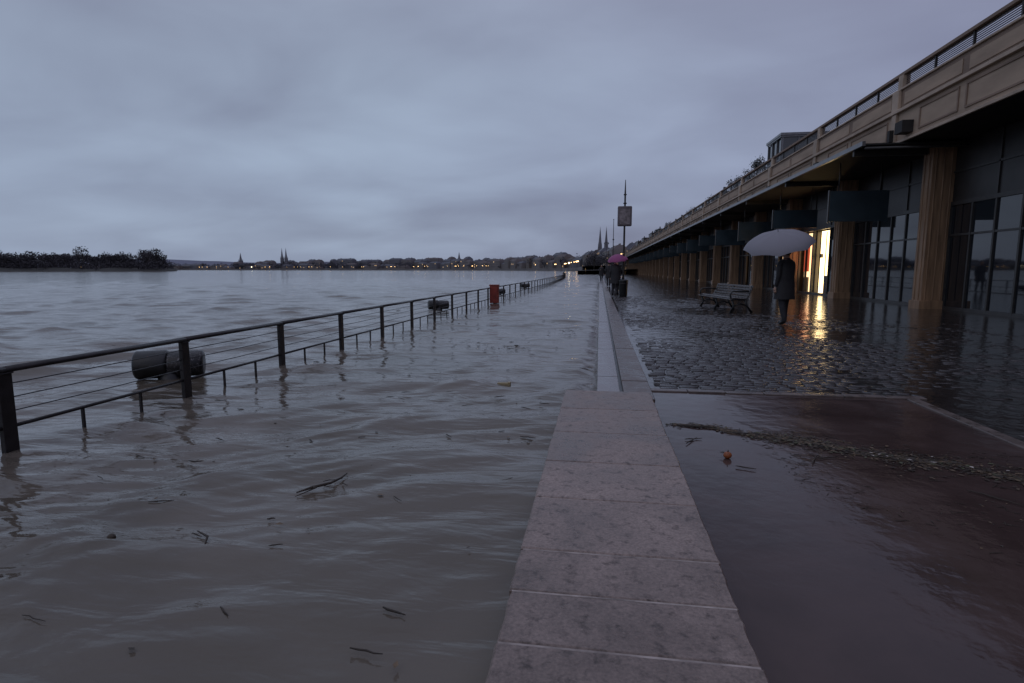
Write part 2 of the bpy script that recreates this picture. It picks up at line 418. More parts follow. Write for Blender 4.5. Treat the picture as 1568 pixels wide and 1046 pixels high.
e_=empty('lifebuoy_box'); x,y=-4.0,21.7
h=MB(); h.box(x-.17,x+.17,y-.12,y+.12,.02,.68); h.box(x-.19,x+.19,y-.14,y+.14,.68,.73); h.obj('cabinet',[m_red],e_,bevel=.02)
h=MB(); h.box(x-.13,x+.13,y-.128,y-.122,.1,.62); h.obj('door_panel',[m_red],e_); 
h=MB(); h.tube([(x,y,-.4),(x,y,.02)],.05); h.obj('post',[m_metal],e_)

# ------------------------------------------------------------ market hall
hall=empty('riverside_market_hall')
Y0,Y1=-7.3,234.3
cols=[20.6+6.9*i for i in range(-4,31)]
c=MB()
for cy in cols:
    c.box(10.34,11.02,cy-.27,cy+.27,.0,5.24)
    c.box(10.28,11.03,cy-.33,cy+.33,.0,.3)
    for xx_ in (10.45,10.68,10.9): c.box(xx_-.02,xx_+.02,cy-.295,cy-.271,.31,5.2)
    for q in (-.13,.13): c.box(10.315,10.339,cy+q-.02,cy+q+.02,.31,5.2)
c.obj('columns',[m_col],hall,bevel=.012)
fr=MB(); gl=MB(); ins=MB(); tr=MB(); lit=MB(); po=MB(); df=MB(); dim=MB()
for ci,cy in enumerate(cols[:-1]):
    a,b_=cy+.3,cy+6.6
    n=6; dw=(b_-a)/n; litbay=abs(cy-27.5)<.1
    opendim=(ci>5 and ci%3!=2)
    for i in range(n+1):
        if litbay and i in (3,): continue
        fr.box(10.97,11.07,a+i*dw-.035,a+i*dw+.035,.06,3.3)
    fr.box(10.96,11.08,a,b_,3.3,3.42); fr.box(10.975,11.065,a,b_,.03,.13)
    if not litbay: fr.box(10.98,11.06,a,b_,2.35,2.41)
    for i in range(n):
        if litbay and i in (2,3,4,5): continue
        if opendim and i==2+ci%3: dim.box(11.2,11.22,a+i*dw+.1,a+(i+1)*dw-.1,.3,2.9); continue
        t_=R(-.006,.006)
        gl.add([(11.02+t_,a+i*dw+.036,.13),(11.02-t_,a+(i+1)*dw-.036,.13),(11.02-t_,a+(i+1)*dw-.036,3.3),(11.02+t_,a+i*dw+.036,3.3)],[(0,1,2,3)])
    tr.box(11.0,11.05,a,b_,3.42,5.24)
    for i in range(1,3): fr.box(10.96,10.998,a+i*(b_-a)/3-.03,a+i*(b_-a)/3+.03,3.43,5.2)
    fr.box(10.96,10.998,a,b_,4.3,4.36)
fr.obj('window_frames',[m_frame],hall); gl.obj('glazing',[m_glass],hall); tr.obj('transoms',[m_transom],hall); dim.obj('dim_shop_interior',[m_dim],hall)
lit.box(11.3,11.34,30.5,31.85,.1,3.25); lit.box(11.3,11.34,32.6,34.1,.1,3.25,1)
lit.obj('lit_doorway',[m_lit,m_lit2],hall)
df.box(11.1,11.25,31.86,32.55,.1,3.25); df.box(11.27,11.295,31.1,31.16,.1,3.2); df.box(11.2,11.29,30.6,30.9,.1,1.0); df.box(11.15,11.25,31.35,31.6,1.9,2.1); df.box(11.2,11.29,33.3,33.9,.1,.9); df.obj('door_frames_and_shelves',[m_frame],hall)
po.box(11.1,11.12,32.85,33.6,1.2,2.9); po.obj('poster',[m_poster],hall)
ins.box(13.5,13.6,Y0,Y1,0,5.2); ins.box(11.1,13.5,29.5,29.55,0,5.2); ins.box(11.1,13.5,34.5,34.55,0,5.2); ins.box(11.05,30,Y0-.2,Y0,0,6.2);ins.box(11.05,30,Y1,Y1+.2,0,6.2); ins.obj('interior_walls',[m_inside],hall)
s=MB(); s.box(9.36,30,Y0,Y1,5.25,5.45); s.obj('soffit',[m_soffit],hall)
f=MB(); f.box(9.3,9.355,Y0,Y1,5.3,6.2); f.obj('fascia_lower',[m_cream],hall)
f=MB(); f.box(9.18,9.9,Y0,Y1,6.203,6.3); f.box(9.22,9.298,Y0,Y1,5.25,5.33); f.obj('cornice',[m_band],hall,bevel=.01)
f=MB(); f.box(9.32,9.6,Y0,Y1,6.303,6.9); f.obj('parapet',[m_tan],hall)
f=MB(); f.box(9.26,9.66,Y0,Y1,6.903,6.96); f.obj('parapet_cap',[m_band],hall,bevel=.01)
f=MB(); f.box(9.9,30,Y0,Y1,5.46,6.28); f.obj('terrace_roof',[m_transom],hall)
pil=MB(); br=MB(); rl=MB(); rt=MB(); pn=MB(); sh=MB()
for cy in cols:
    pil.box(9.22,9.318,cy-.2,cy+.2,6.303,6.9); pil.box(9.22,9.298,cy-.14,cy+.14,5.335,6.2)
    pil.box(9.34,9.56,cy-.14,cy+.14,6.963,7.4)
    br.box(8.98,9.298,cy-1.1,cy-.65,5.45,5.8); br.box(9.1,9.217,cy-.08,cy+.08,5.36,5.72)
    for q in (1.72,3.45,5.17): rl.box(9.42,9.48,cy+q-.025,cy+q+.025,6.963,7.4)
    for (a,b_) in ((.5,3.3),(3.6,5.5)):
        for z in (5.46,6.05): pn.box(9.27,9.299,cy+a,cy+b_,z,z+.05)
        for y_ in (cy+a,cy+b_-.05): pn.box(9.27,9.299,y_,y_+.05,5.513,6.047)
    for (a,b_) in ((.4,3.3),(3.6,6.5)):
        sh.box(9.3,9.319,cy+a,cy+b_,6.42,6.78)
z=6.99
while z<7.38: rl.box(9.445,9.455,Y0,Y1,z,z+.028); z+=.055
rt.box(9.36,9.54,Y0,Y1,7.405,7.5)
pil.obj('pilasters',[m_band],hall,bevel=.01); br.obj('brackets',[m_soffit],hall); rl.obj('terrace_railing',[m_metal],hall); rt.obj('terrace_handrail',[m_tan],hall,bevel=.01); pn.obj('fascia_mouldings',[m_tan],hall); sh.obj('parapet_panels',[m_cream],hall,bevel=.006)
ru=MB()
for (y,l,hh,xo) in ((34,1.6,.9,11),(38,2.2,1.1,12),(57,3,1.6,11.2),(64,2,1.3,11),(73,4,1.7,12),(84,3,1.5,11),(98,5,2.2,12),(118,6,2.4,11.5),(140,8,3,12),(165,8,3.2,12),(190,10,3.4,12)):
    ru.box(xo,xo+2.5,y,y+l,6.285,6.9+hh); ru.box(xo-.1,xo+2.6,y-.1,y+l+.1,6.903+hh,7.0+hh)
    ru.tube([(xo+.4,y+l*.3,7.0+hh),(xo+.4,y+l*.3,7.5+hh)],.12)
ru.obj('rooftop_units',[m_transom],hall,bevel=.02)
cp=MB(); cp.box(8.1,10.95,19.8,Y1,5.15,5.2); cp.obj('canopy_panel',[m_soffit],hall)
cp=MB(); cp.box(8.0,8.098,19.75,Y1,5.12,5.26); cp.obj('canopy_edge',[m_edge],hall)
cp=MB()
cp.tube([(8.1,19.78,5.05),(13,19.78,5.05)],.04)
for cy in cols:
    if cy>19: cp.box(8.1,10.3,cy-.06,cy+.06,4.95,5.145)
cp.obj('canopy_beams',[m_frame],hall)
for i in range(22):
    y=22.9+6.9*i
    e_=empty('hanging_shop_sign')
    h=MB(); zt=4.15; zb=3.05 if i%3!=1 else 3.3
    h.box(8.3,10.3,y-.04,y+.04,zb,zt); h.obj('panel',[m_sign],e_,bevel=.01)
    h=MB(); 
    for xq in (8.6,10.0): h.tube([(xq,y,zt),(xq,y,5.15)],.02)
    h.box(8.26,8.298,y-.05,y+.05,zb-.03,zt+.03); h.obj('frame',[m_frame],e_)
rb=empty('rooftop_glass_pavilion'); h=MB(); h.box(13.6,17,47.5,51,6.3,11.3); h.obj('glass_body',[m_glass],rb)
h=MB()
for xq in (13.55,14.7,15.85,17.0): h.box(xq,xq+.08,47.42,47.495,6.3,11.4)
for yq in (47.5,48.6,49.8,50.95): h.box(13.5,13.595,yq,yq+.08,6.3,11.4)
for z in (8,9.6,11.3): h.box(13.48,17.1,47.38,47.418,z,z+.1); h.box(13.44,13.478,47.4,51.05,z,z+.1)
h.box(13.4,17.2,47.3,51.2,11.42,11.6); h.obj('steel_frame',[m_edge],rb)
def leafmass(mb,c,r,n,s,m=0):
    for _ in range(n):
        while True:
            q=Vector((R(-1,1),R(-1,1),R(-1,1)))
            if q.length<1: break
        k_=.6+.8*abs(noise.noise(q*1.7+Vector(c)))
        pt=Vector((c[0]+q.x*r[0]*k_*1.2,c[1]+q.y*r[1]*k_*1.2,c[2]+q.z*r[2]*k_*1.2))
        d1=Vector((R(-1,1),R(-1,1),R(-1,1))).normalized()*s*R(.5,1.2); d2=d1.orthogonal().normalized()*s*R(.3,.7)
        mb.add([pt-d1,pt+d2,pt+d1,pt-d2],[(0,1,2,3)],m)
for (x,y,h_,ww) in ((10.2,40.5,1.4,1.0),(10.3,43.2,1.1,.9),(10.2,55,.9,1.2),(10.3,68,1.1,1.5),(10.2,90,1.3,2.5),(10.2,108,1.4,3),(10.3,47.5,1.3,.9)):
    e_=empty('terrace_shrub')
    h=MB(); h.box(x-.3,x+.3,y-ww*.8,y+ww*.8,6.3,6.85); h.obj('planter',[m_tan],e_,bevel=.01)
    h=MB()
    for _ in range(9):
        bx,by=x+R(-.25,.25),y+R(-ww,ww)*.7; tp=(bx+R(-.2,.2),by+R(-.3,.3),6.9+h_*R(.5,1.0))
        h.tube([(bx,by,6.8),((bx+tp[0])/2+R(-.05,.05),(by+tp[1])/2,6.85+h_*.5),tp],[.03,.02,.008],0,5)
        leafmass(h,tp,(.3,.34+ww*.08,.34),80,.07,1)
    h.obj('branches_and_leaves',[m_bark,m_leaf],e_)

# ------------------------------------------------------------ bench
bench=empty('park_bench'); bench.location=(4.0,19.1,.03)
bench.rotation_euler=(0,0,math.radians(8))
LN=1.5
prof=[(-.36,.40),(-.30,.435),(-.22,.44),(-.14,.43),(-.06,.42),(.02,.415),(.12,.45),(.165,.53),(.2,.61),(.235,.69),(.265,.77)]
h=MB()
for i,(x,z) in enumerate(prof):
    if i<6: h.box(x-.03,x+.03,-LN,LN,z-.012,z+.014)
    else: h.box(x-.012,x+.014,-LN,LN,z-.03,z+.03)
h.obj('slats',[m_slat],bench,bevel=.005)
h=MB()
for y in (-LN+.1,0,LN-.1):
    h.tube([(-.34,y,.385),(-.15,y,.40),(.05,y,.385),(.13,y,.42),(.2,y,.56),(.27,y,.78)],.03,n=8)
    h.tube([(-.3,y,.39),(-.24,y,.2),(-.33,y,.0)],[.035,.028,.04],n=8)
    h.tube([(.08,y,.39),(.14,y,.2),(.3,y,.0)],[.035,.028,.04],n=8)
    h.tube([(-.24,y,.2),(-.05,y,.27),(.14,y,.2)],.022,n=8)
    if y: h.tube([(-.33,y,.39),(-.36,y,.55),(-.3,y,.63),(-.1,y,.64),(.2,y,.62)],.024,n=8)
h.obj('cast_iron_frame',[m_black],bench)

# ------------------------------------------------------------ people
def skin(verts,edges,rad,sub=2):
    me=bpy.data.meshes.new('tmp'); me.from_pydata(verts,edges,[]); o=bpy.data.objects.new('tmp',me); sc.collection.objects.link(o)
    md=o.modifiers.new('s','SKIN')
    for i,r in enumerate(rad):
        me.skin_vertices[0].data[i].radius=(r,r) if not isinstance(r,tuple) else r
    me.skin_vertices[0].data[0].use_root=True
    s=o.modifiers.new('u','SUBSURF'); s.levels=sub; s.render_levels=sub
    dg=bpy.context.evaluated_depsgraph_get(); m2=bpy.data.meshes.new_from_object(o.evaluated_get(dg))
    bpy.data.objects.remove(o); return m2
m_skin=M('skin',(.38,.24,.18),.5,.1,8)
m_hair=M('hair',(.02,.015,.012),.6,.3,30)
m_coat=M('dark_coat',(.018,.017,.02),.7,.3,6,.3,40)
m_trou=M('dark_trousers',(.02,.02,.026),.8,.3,6,.3,40)
m_shoe=M('shoes',(.012,.01,.01),.4,.3,6)
m_eye=M('eye',(.02,.02,.02),.2,.1,5)
def umbrella_mesh(name,parent,base,top,rad,mat,dep):
    base=Vector(base); top=Vector(top); ax=(top-base).normalized()
    q=Vector((0,0,1)).rotation_difference(ax).to_matrix().to_4x4(); T=Matrix.Translation(top)@q
    c=MB(); n=48; rings=12; vs=[];fs=[]
    for j in range(rings+1):
        t=j/rings; 
        for i in range(n):
            a=2*math.pi*i/n; ph=(i%6)/6*math.pi
            sc2=1-.045*math.sin(ph)*t
            r=rad*math.sin(t*1.35)/math.sin(1.35)*sc2
            z=-dep*(1-math.cos(t*1.35))/(1-math.cos(1.35)) + .035*math.sin(ph)*t*t - .016*math.sin(ph)*math.sin(t*3.1)
            vs.append((r*math.cos(a),r*math.sin(a),z))
    for j in range(rings):
        for i in range(n):
            i2=(i+1)%n; fs.append((j*n+i,(j+1)*n+i,(j+1)*n+i2,j*n+i2))
    c.add(vs,fs,0,True); c.xform(T); c.obj(name+'_canopy',[mat],parent)
    f_=MB()
    Ln=(top-base).length
    f_.tube([(0,0,-Ln),(0,0,.07)],.007); 
    f_.tube([(0,0,-Ln+.02),(0,0,-Ln-.04),(.015,0,-Ln-.08),(.045,0,-Ln-.09),(.07,0,-Ln-.07)],.011)
    for k_ in range(8):
        a=2*math.pi*k_/8; pts=[]
        for j in range(7):
            t=j/6; pts.append((rad*math.sin(t*1.35)/math.sin(1.35)*math.cos(a),rad*math.sin(t*1.35)/math.sin(1.35)*math.sin(a),-dep*(1-math.cos(t*1.35))/(1-math.cos(1.35))-.008))
        f_.tube(pts,.004,n=5); f_.tube([(0,0,-dep*1.05),pts[3]],.0025,n=5)
    f_.xform(T); f_.obj(name+'_frame',[m_wire],parent)
def person(name,loc,rotz,H,coat,umb=None,stride=.0,longcoat=True,hood=False):
    root=empty(name); root.location=loc; root.rotation_euler=(0,0,rotz)
    s=stride
    hand=Vector((-.13,-.27,1.22))
    V=[(0,0,.95),(0,0,1.1),(0,.0,1.3),(0,0,1.44),(0,-.01,1.52),(0,-.02,1.6),(0,-.02,1.69),
       (-.19,0,1.41),(-.25,-.04,1.15),tuple(hand+Vector((-.03,.05,-.02))),
       (.19,0,1.41),(.24,.03,1.13),(.25,-.03,.88),
       (-.09,0,.9),(-.1,-s*.55-.01,.5),(-.1,-s*.8+.03,.09),(-.1,-s*.8-.13,.035),
       (.09,0,.9),(.1,s*.35-.01,.5),(.1,s*.9+.03,.1),(.1,s*.9-.12,.04)]
    E=[(0,1),(1,2),(2,3),(3,4),(4,5),(5,6),(3,7),(7,8),(8,9),(3,10),(10,11),(11,12),(0,13),(13,14),(14,15),(15,16),(0,17),(17,18),(18,19),(19,20)]
    rad=[.15,.145,.17,.1,.058,.082,.078,.075,.06,.036,.075,.06,.036,.105,.08,.058,.042,.105,.08,.058,.042]
    me=skin(V,E,rad)
    def mf(c):
        if c.z>1.5: return 0
        if c.z<.1: return 3
        if c.z<.9 and abs(c.x)<.19: return 2
        return 1
    b=MB(); b.merge_mesh(me,0,mf)
    b.sphere((0,-.03,1.64),(.077,.095,.115),0)
    b.tube([(0,-.118,1.665),(0,-.14,1.635),(0,-.118,1.625)],[.008,.016,.012],0,6)
    for sx in (-1,1):
        b.sphere((sx*.032,-.113,1.66),.011,5,8,6); b.sphere((sx*.08,-.02,1.64),(.012,.022,.032),0,8,6)
    b.tube([(-.025,-.118,1.59),(0,-.124,1.588),(.025,-.118,1.59)],[.004,.006,.004],0,5)
    b.sphere((0,-.005,1.675),(.088,.1,.105),4)
    zs=[(1.46,.11,.09),(1.42,.2,.12),(1.3,.225,.155),(1.1,.21,.15),(.95,.225,.165),(.8,.24,.175)]+([(.6,.255,.19)] if longcoat else [])
    n=24; vs=[];fs=[]
    for (z,rx_,ry_) in zs:
        for i in range(n):
            a=2*math.pi*i/n; wob=1+.03*math.sin(5*a+z*7)
            vs.append((rx_*wob*math.cos(a),ry_*wob*math.sin(a),z))
    for j in range(len(zs)-1):
        for i in range(n):
            i2=(i+1)%n; fs.append((j*n+i,(j+1)*n+i,(j+1)*n+i2,j*n+i2))
    b.add(vs,fs,1,True)
    b.tube([(0,.0,1.44),(0,0,1.53)],[.085,.075],1,12)
    hx,hy,hz=hand
    b.sphere((hx-.022,hy+.02,hz),(.022,.03,.045),0,10,8)
    for i in range(4):
        z=hz+.033-.021*i; rr_=.02; L_=(0.9,1,.95,.8)[i]
        pts=[(hx+rr_*math.cos(a),hy-rr_*math.sin(a)*1.0,z) for a in [math.pi*(1-.36*L_*k_) for k_ in (0,1,2,3)]]
        b.tube(pts,[.0095,.009,.0085,.007],0,6)
    b.tube([(hx-.02,hy+.03,hz+.02),(hx+.005,hy+.028,hz+.035),(hx+.022,hy+.01,hz+.042)],[.012,.01,.008],0,6)
    b.sphere((.252,-.045,.83),(.018,.036,.048),0,10,8)
    for i in range(4):
        yy_=-.07+.019*i; l=(.065,.075,.07,.055)[i]
        b.tube([(.252,yy_,.8),(.248,yy_-.005,.8-l*.5),(.236,yy_-.012,.8-l)],[.009,.0085,.007],0,6)
    b.tube([(.25,-.07,.85),(.243,-.098,.82),(.238,-.1,.79)],[.011,.01,.008],0,6)
    k_=H/1.74
    b.obj('body',[m_skin,coat,m_trou,m_shoe,m_hair,m_eye],root)
    if umb: umbrella_mesh('umbrella',root,(hx,hy,hz-.08),umb[0],umb[1],umb[2],umb[3])
    root.scale=(k_,)*3
    return root
def cloth(name,col,tr):
    m,nt,N,L,P=nodes(name); P.inputs['Base Color'].default_value=(*col,1); P.inputs['Roughness'].default_value=.45
    t=N.new('ShaderNodeBsdfTranslucent'); t.inputs[0].default_value=(*col,1)
    no=N.new('ShaderNodeTexNoise'); no.inputs['Scale'].default_value=14; bm=N.new('ShaderNodeBump'); bm.inputs['Strength'].default_value=.25
    L.new(no.outputs[0],bm.inputs['Height']); L.new(bm.outputs[0],P.inputs['Normal'])
    mx=N.new('ShaderNodeMixShader'); mx.inputs[0].default_value=tr
    L.new(P.outputs[0],mx.inputs[1]); L.new(t.outputs[0],mx.inputs[2]); L.new(mx.outputs[0],N['Material Output'].inputs[0]); return m
m_umb=cloth('grey_umbrella_cloth',(.3,.29,.33),.3); m_pink=cloth('pink_umbrella_cloth',(.42,.1,.28),.35)
person('person_with_umbrella',(4.2,13.85,.03),math.radians(-150),1.74,m_coat,((.2,-.1,2.12),.76,m_umb,.33),.12)
person('person_with_pink_umbrella',(.75,27.7,.05),math.radians(170),1.72,m_coat,((-.05,-.1,2.0),.5,m_pink,.32),.1)
person('pedestrian',(1.05,36,.03),math.radians(10),1.75,m_coat,None,.15)
person('pedestrian',(.7,44,.05),math.radians(190),1.8,m_coat,None,.15)
person('pedestrian',(1.6,52,.03),math.radians(190),1.75,m_coat,None,.15)
person('pedestrian',(.2,62,.04),math.radians(10),1.75,m_coat,None,.15)

# ------------------------------------------------------------ sign pole
e_=empty('information_sign'); x,y=1.12,27.7
h=MB(); h.tube([(x,y,0),(x,y,1.2),(x,y,4.8),(x,y,5.45)],[.06,.05,.04,.015],n=10); h.tube([(x,y,4.35),(x,y,4.4)],[.08,.08],n=10); h.tube([(x,y,4.75),(x,y,4.8)],[.07,.07],n=10); h.obj('pole',[m_metal],e_)
h=MB(); h.box(x-.33,x+.33,y-.08,y+.08,3.32,4.25); h.obj('board',[M('sign_board',(.12,.1,.11),.4,.35,3)],e_,bevel=.05)
h=MB(); h.box(x-.24,x+.24,y-.087,y-.081,3.42,4.12); h.obj('notice',[M('sign_notice',(.22,.19,.2),.4,.5,7)],e_)
e_=empty('litter_bin'); h=MB(); h.tube([(x,y-.3,.03),(x,y-.3,.1),(x,y-.3,.75),(x,y-.3,.8),(x,y-.3,.86)],[.17,.19,.21,.23,.1],n=16); h.obj('body',[m_black],e_)
h=MB(); h.tube([(x,y-.3,.62),(x,y-.3,.68)],[.215,.22],n=16); h.obj('rim',[m_metal],e_)
e_=empty('flag_pole'); h=MB(); h.tube([(1.25,56,0),(1.25,56,.5),(1.25,56,6.0)],[.1,.06,.025],n=8); h.tube([(1.25,56,4.1),(1.25,56,4.2)],.09,n=8); h.sphere((1.25,56,6.03),.05); h.obj('pole',[m_metal],e_)
for (lx,ly,lh,on) in ((1.2,110,6.5,0),(9,240,8,1),(12,275,8,1)):
    e_=empty('street_lamp'); h=MB(); h.tube([(lx,ly,0),(lx,ly,.6),(lx,ly,.7),(lx,ly,lh)],[.12,.1,.06,.04],n=8); h.tube([(lx-.35,ly,lh-.1),(lx+.35,ly,lh-.1)],.03); h.obj('pole',[m_metal],e_)
    h=MB(); 
    for s in (-.35,.35): h.sphere((lx+s,ly,lh-.3),(.12,.12,.17))
    h.obj('lantern',[m_lampglow if on else m_edge],e_)

# ------------------------------------------------------------ debris
deb=MB(); rd=random.Random(11)
def twig(mb,x,y,z,l,r,a,m=0,bend=.25):
    pts=[];n=5
    for i in range(n):
        t=i/(n-1)-.5; pts.append((x+math.cos(a)*l*t+rd.uniform(-1,1)*l*bend*.2*math.sin(a),y+math.sin(a)*l*t+rd.uniform(-1,1)*l*bend*.2*math.cos(a),z+rd.uniform(0,r)))
    mb.tube(pts,[r*.6,r,r,r*.8,r*.4],m,5)
def leaf(mb,x,y,z,s,m=1):
    a=rd.uniform(0,6.28); c_,s_=math.cos(a),math.sin(a); t=rd.uniform(-.3,.3)*s
    P_=[(-s,0,0),(-.2*s,.5*s,t),(s,0,0),(-.2*s,-.5*s,-t*.3)]
    mb.add([(x+p[0]*c_-p[1]*s_,y+p[0]*s_+p[1]*c_,z+abs(p[2])) for p in P_],[(0,1,2,3)],m)
line=[(.6,4.75),(.95,4.6),(1.3,4.5),(1.58,4.28),(2.0,4.12),(2.56,3.75),(3.0,3.5)]
def along(t):
    t*=len(line)-1; i=min(int(t),len(line)-2); f_=t-i
    return line[i][0]*(1-f_)+line[i+1][0]*f_, line[i][1]*(1-f_)+line[i+1][1]*f_
for _ in range(2800):
    t=rd.random()**.7; x,y=along(t); sp_=.012+.24*t*rd.random()
    x+=rd.gauss(0,.04); y+=rd.gauss(0,sp_)+.05*math.sin(x*9)
    if x<.55 or x>2.98: continue
    if rd.random()<.4: twig(deb,x,y,.036,rd.uniform(.02,.13),rd.uniform(.001,.0032),rd.gauss(-.3,.7),rd.choice([0,0,2]))
    else: leaf(deb,x,y,.036+rd.uniform(0,.006),rd.uniform(.005,.024),rd.choice([1,1,1,2,2,4]))
for _ in range(1300):
    x=rd.uniform(1.2,2.95); y=rd.uniform(2.2,4.3)
    if x+y*.6<3.3 or rd.random()<(4.3-y)*.3 or noise.noise(Vector((x*2,y*3,1)))<0: continue
    if rd.random()<.5: twig(deb,x,y,.034,rd.uniform(.015,.08),rd.uniform(.0008,.002),rd.gauss(-.4,.6))
    else: leaf(deb,x,y,.034,rd.uniform(.004,.012),rd.choice([1,2]))
for (x,y,l,a) in ((.7,4.25,.2,1.0),(.72,4.3,.14,.3),(1.45,3.95,.22,1.1),(1.55,4.0,.18,.4),(2.1,2.72,.33,.3),(2.3,2.78,.2,.5),(.95,3.7,.12,-.3),(1.2,4.5,.25,-.15),(.8,4.65,.3,-.1),(2.2,3.4,.25,-.9)): twig(deb,x,y,.04,l,.0045,a,2 if y<2.8 else 0)
for _ in range(14): x,y=along(rd.uniform(.6,1)); leaf(deb,min(x,2.95),y+rd.gauss(0,.07),.042,rd.uniform(.012,.024),3)
m_twig=M('twig',(.035,.025,.018),.7,.4,20); m_lf1=M('dead_leaf',(.04,.028,.018),.6,.4,20); m_lf2=M('brown_leaf',(.12,.08,.045),.6,.4,20); m_lf3=M('pale_litter',(.4,.36,.33),.6,.2,20); m_lf4=M('weed_leaf',(.07,.075,.035),.6,.3,20)
deb.obj('flood_debris',[m_twig,m_lf1,m_lf2,m_lf3,m_lf4])
fl=MB()
for _ in range(240):
    x=rd.uniform(-4.0,-.45) if rd.random()<.75 else rd.uniform(-12,-4); y=rd.uniform(1.4,6)**1.0*rd.choice([1,1,1.8,3])
    if rd.random()<.4: twig(fl,x,y,.009,rd.uniform(.04,.14),rd.uniform(.002,.005),rd.uniform(-.8,.8))
    else: leaf(fl,x,y,.013,rd.uniform(.008,.024),rd.choice([1,1,2]))
fl.tube([(-1.72,2.95,.012),(-1.66,3.02,.02),(-1.58,3.1,.022),(-1.56,3.2,.018),(-1.57,3.3,.01)],[.004,.009,.008,.007,.004],0,6)
fl.tube([(-1.66,3.02,.02),(-1.62,3.0,.03),(-1.7,2.9,.01)],[.005,.004,.002],0,5)
fl.tube([(-1.95,2.42,.012),(-1.85,2.36,.02),(-1.82,2.3,.01)],[.003,.006,.003],0,5)
fl.sphere((-2.31,2.29,.015),(.02,.018,.018),1,10,8)
for _ in range(40):
    x=rd.gauss(-1.6,.5); y=rd.gauss(9.2,.35); leaf(fl,x,y,.018,rd.uniform(.02,.06),1)
for _ in range(24):
    x=rd.gauss(-.6,.25); y=rd.gauss(12,.6); leaf(fl,min(x,-.05),y,.018,rd.uniform(.03,.07),1)
fl.obj('floating_debris',[m_twig,m_lf1,m_lf2,m_lf3])
pk=MB(); pk.box(-1.12,-.98,6.22,6.27,-.01,.03); pk.box(-1.0,-.97,6.215,6.275,0,.04); pk.obj('floating_plank',[M('plank_wood',(.3,.24,.13),.6,.2,20)],bevel=.004)
og=MB(); og.sphere((.88,3.9,.055),(.028,.026,.024),0,14,10); og.tube([(.88,3.9,.075),(.883,3.9,.09)],[.006,.003],1,5)
leaf(og,.86,3.93,.06,.03,1)
og.obj('floating_orange',[M('orange_peel',(.3,.085,.025),.45,.3,40,.3,120),m_twig])

# ------------------------------------------------------------ far banks
shore=[(-6,160),(-9,300),(-16,450),(-45,700),(-190,980),(-430,1200),(-750,1320),(-1080,1400),(-1600,1500),(-2600,1500)]
bk=MB()
for i in range(len(shore)-1):
    (xa,ya),(xb,yb)=shore[i],shore[i+1]; d=Vector((xb-xa,yb-ya)).normalized(); nrm=Vector((d.y,-d.x))
    hgt=1.0 if i==0 else 3.0
    bk.add([(xa,ya,-.5),(xb,yb,-.5),(xb,yb,hgt),(xa,ya,hgt)],[(0,1,2,3)],0)
    A=Vector((xa,ya))+nrm*900*(1 if i>3 else .3); B=Vector((xb,yb))+nrm*900*(1 if i+1>3 else .3)
    bk.add([(xa,ya,hgt),(xb,yb,hgt),(B.x,B.y,hgt+8),(A.x,A.y,hgt+8)],[(0,1,2,3)],1)
bk.obj('river_bank',[m_quay,m_farland])
def house(cx,cy,d,wd,dp,ht,rf,wallm,lit=.04,name='townhouse'):
    d=Vector((d[0],d[1],0)).normalized(); nn=Vector((d.y,-d.x,0))
    b=MB(); c=Vector((cx,cy,0))
    b.obox((cx,cy),d,nn,wd/2,dp/2,0,ht,0)
    hx,hy=wd/2,dp/2; ins_=min(hx,hy)*.7
    P0=[c-d*hx-nn*hy,c+d*hx-nn*hy,c+d*hx+nn*hy,c-d*hx+nn*hy]; P1=[c-d*(hx-ins_*.5)-nn*(hy-ins_),c+d*(hx-ins_*.5)-nn*(hy-ins_),c+d*(hx-ins_*.5)+nn*(hy-ins_),c-d*(hx-ins_*.5)+nn*(hy-ins_)]
    b.add([(p.x,p.y,ht+.01) for p in P0]+[(p.x,p.y,ht+rf) for p in P1],[(0,1,5,4),(1,2,6,5),(2,3,7,6),(3,0,4,7),(4,5,6,7)],1)
    fl_=max(2,int(ht/3.4)); nw=max(3,int(wd/3.2))
    for fz in range(fl_):
        for k_ in range(nw):
            t=(k_+.5)/nw*wd-hx; z=ht/fl_*(fz+.3); pc=c+d*t-nn*(hy+.04)
            hw=.6; m=3 if random.random()<lit else 2
            b.add([tuple(pc-d*hw+Vector((0,0,z))),tuple(pc+d*hw+Vector((0,0,z))),tuple(pc+d*hw+Vector((0,0,z+1.9))),tuple(pc-d*hw+Vector((0,0,z+1.9)))],[(0,1,2,3)],m)
    for k_ in range(2):
        q=c+d*R(-.7,.7)*hx; b.obox((q.x,q.y),d,nn,.8,.4,ht+rf*.3,ht+rf+1.2,0)
    b.obj(name,[wallm,random.choice([m_slate,m_tile,m_slate]),m_win,m_winlit])
for i in range(2,len(shore)-2):
    (xa,ya),(xb,yb)=shore[i],shore[i+1]; Ls=math.hypot(xb-xa,yb-ya); d=((xb-xa)/Ls,(yb-ya)/Ls); nn=(d[1],-d[0])
    t=0
    while t<Ls-8:
        wd=R(12,32) if i<5 else R(14,40); 
        if i>=5 and random.random()<.25: t+=wd; continue
        off=R(28,40); ht=R(11,19) if i<5 else R(7,14)
        cx=xa+d[0]*(t+wd/2)+nn[0]*off; cy=ya+d[1]*(t+wd/2)+nn[1]*off
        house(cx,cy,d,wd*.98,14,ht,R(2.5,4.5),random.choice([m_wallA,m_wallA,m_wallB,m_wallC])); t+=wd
y=250
while y<900:
    wd=R(16,30); house(32+R(0,3)-(y-250)*.03,y+wd/2,(0,1),wd*.98,14,R(13,18),R(3,5),random.choice([m_wallA,m_wallC,m_wallA]),.2); y+=wd
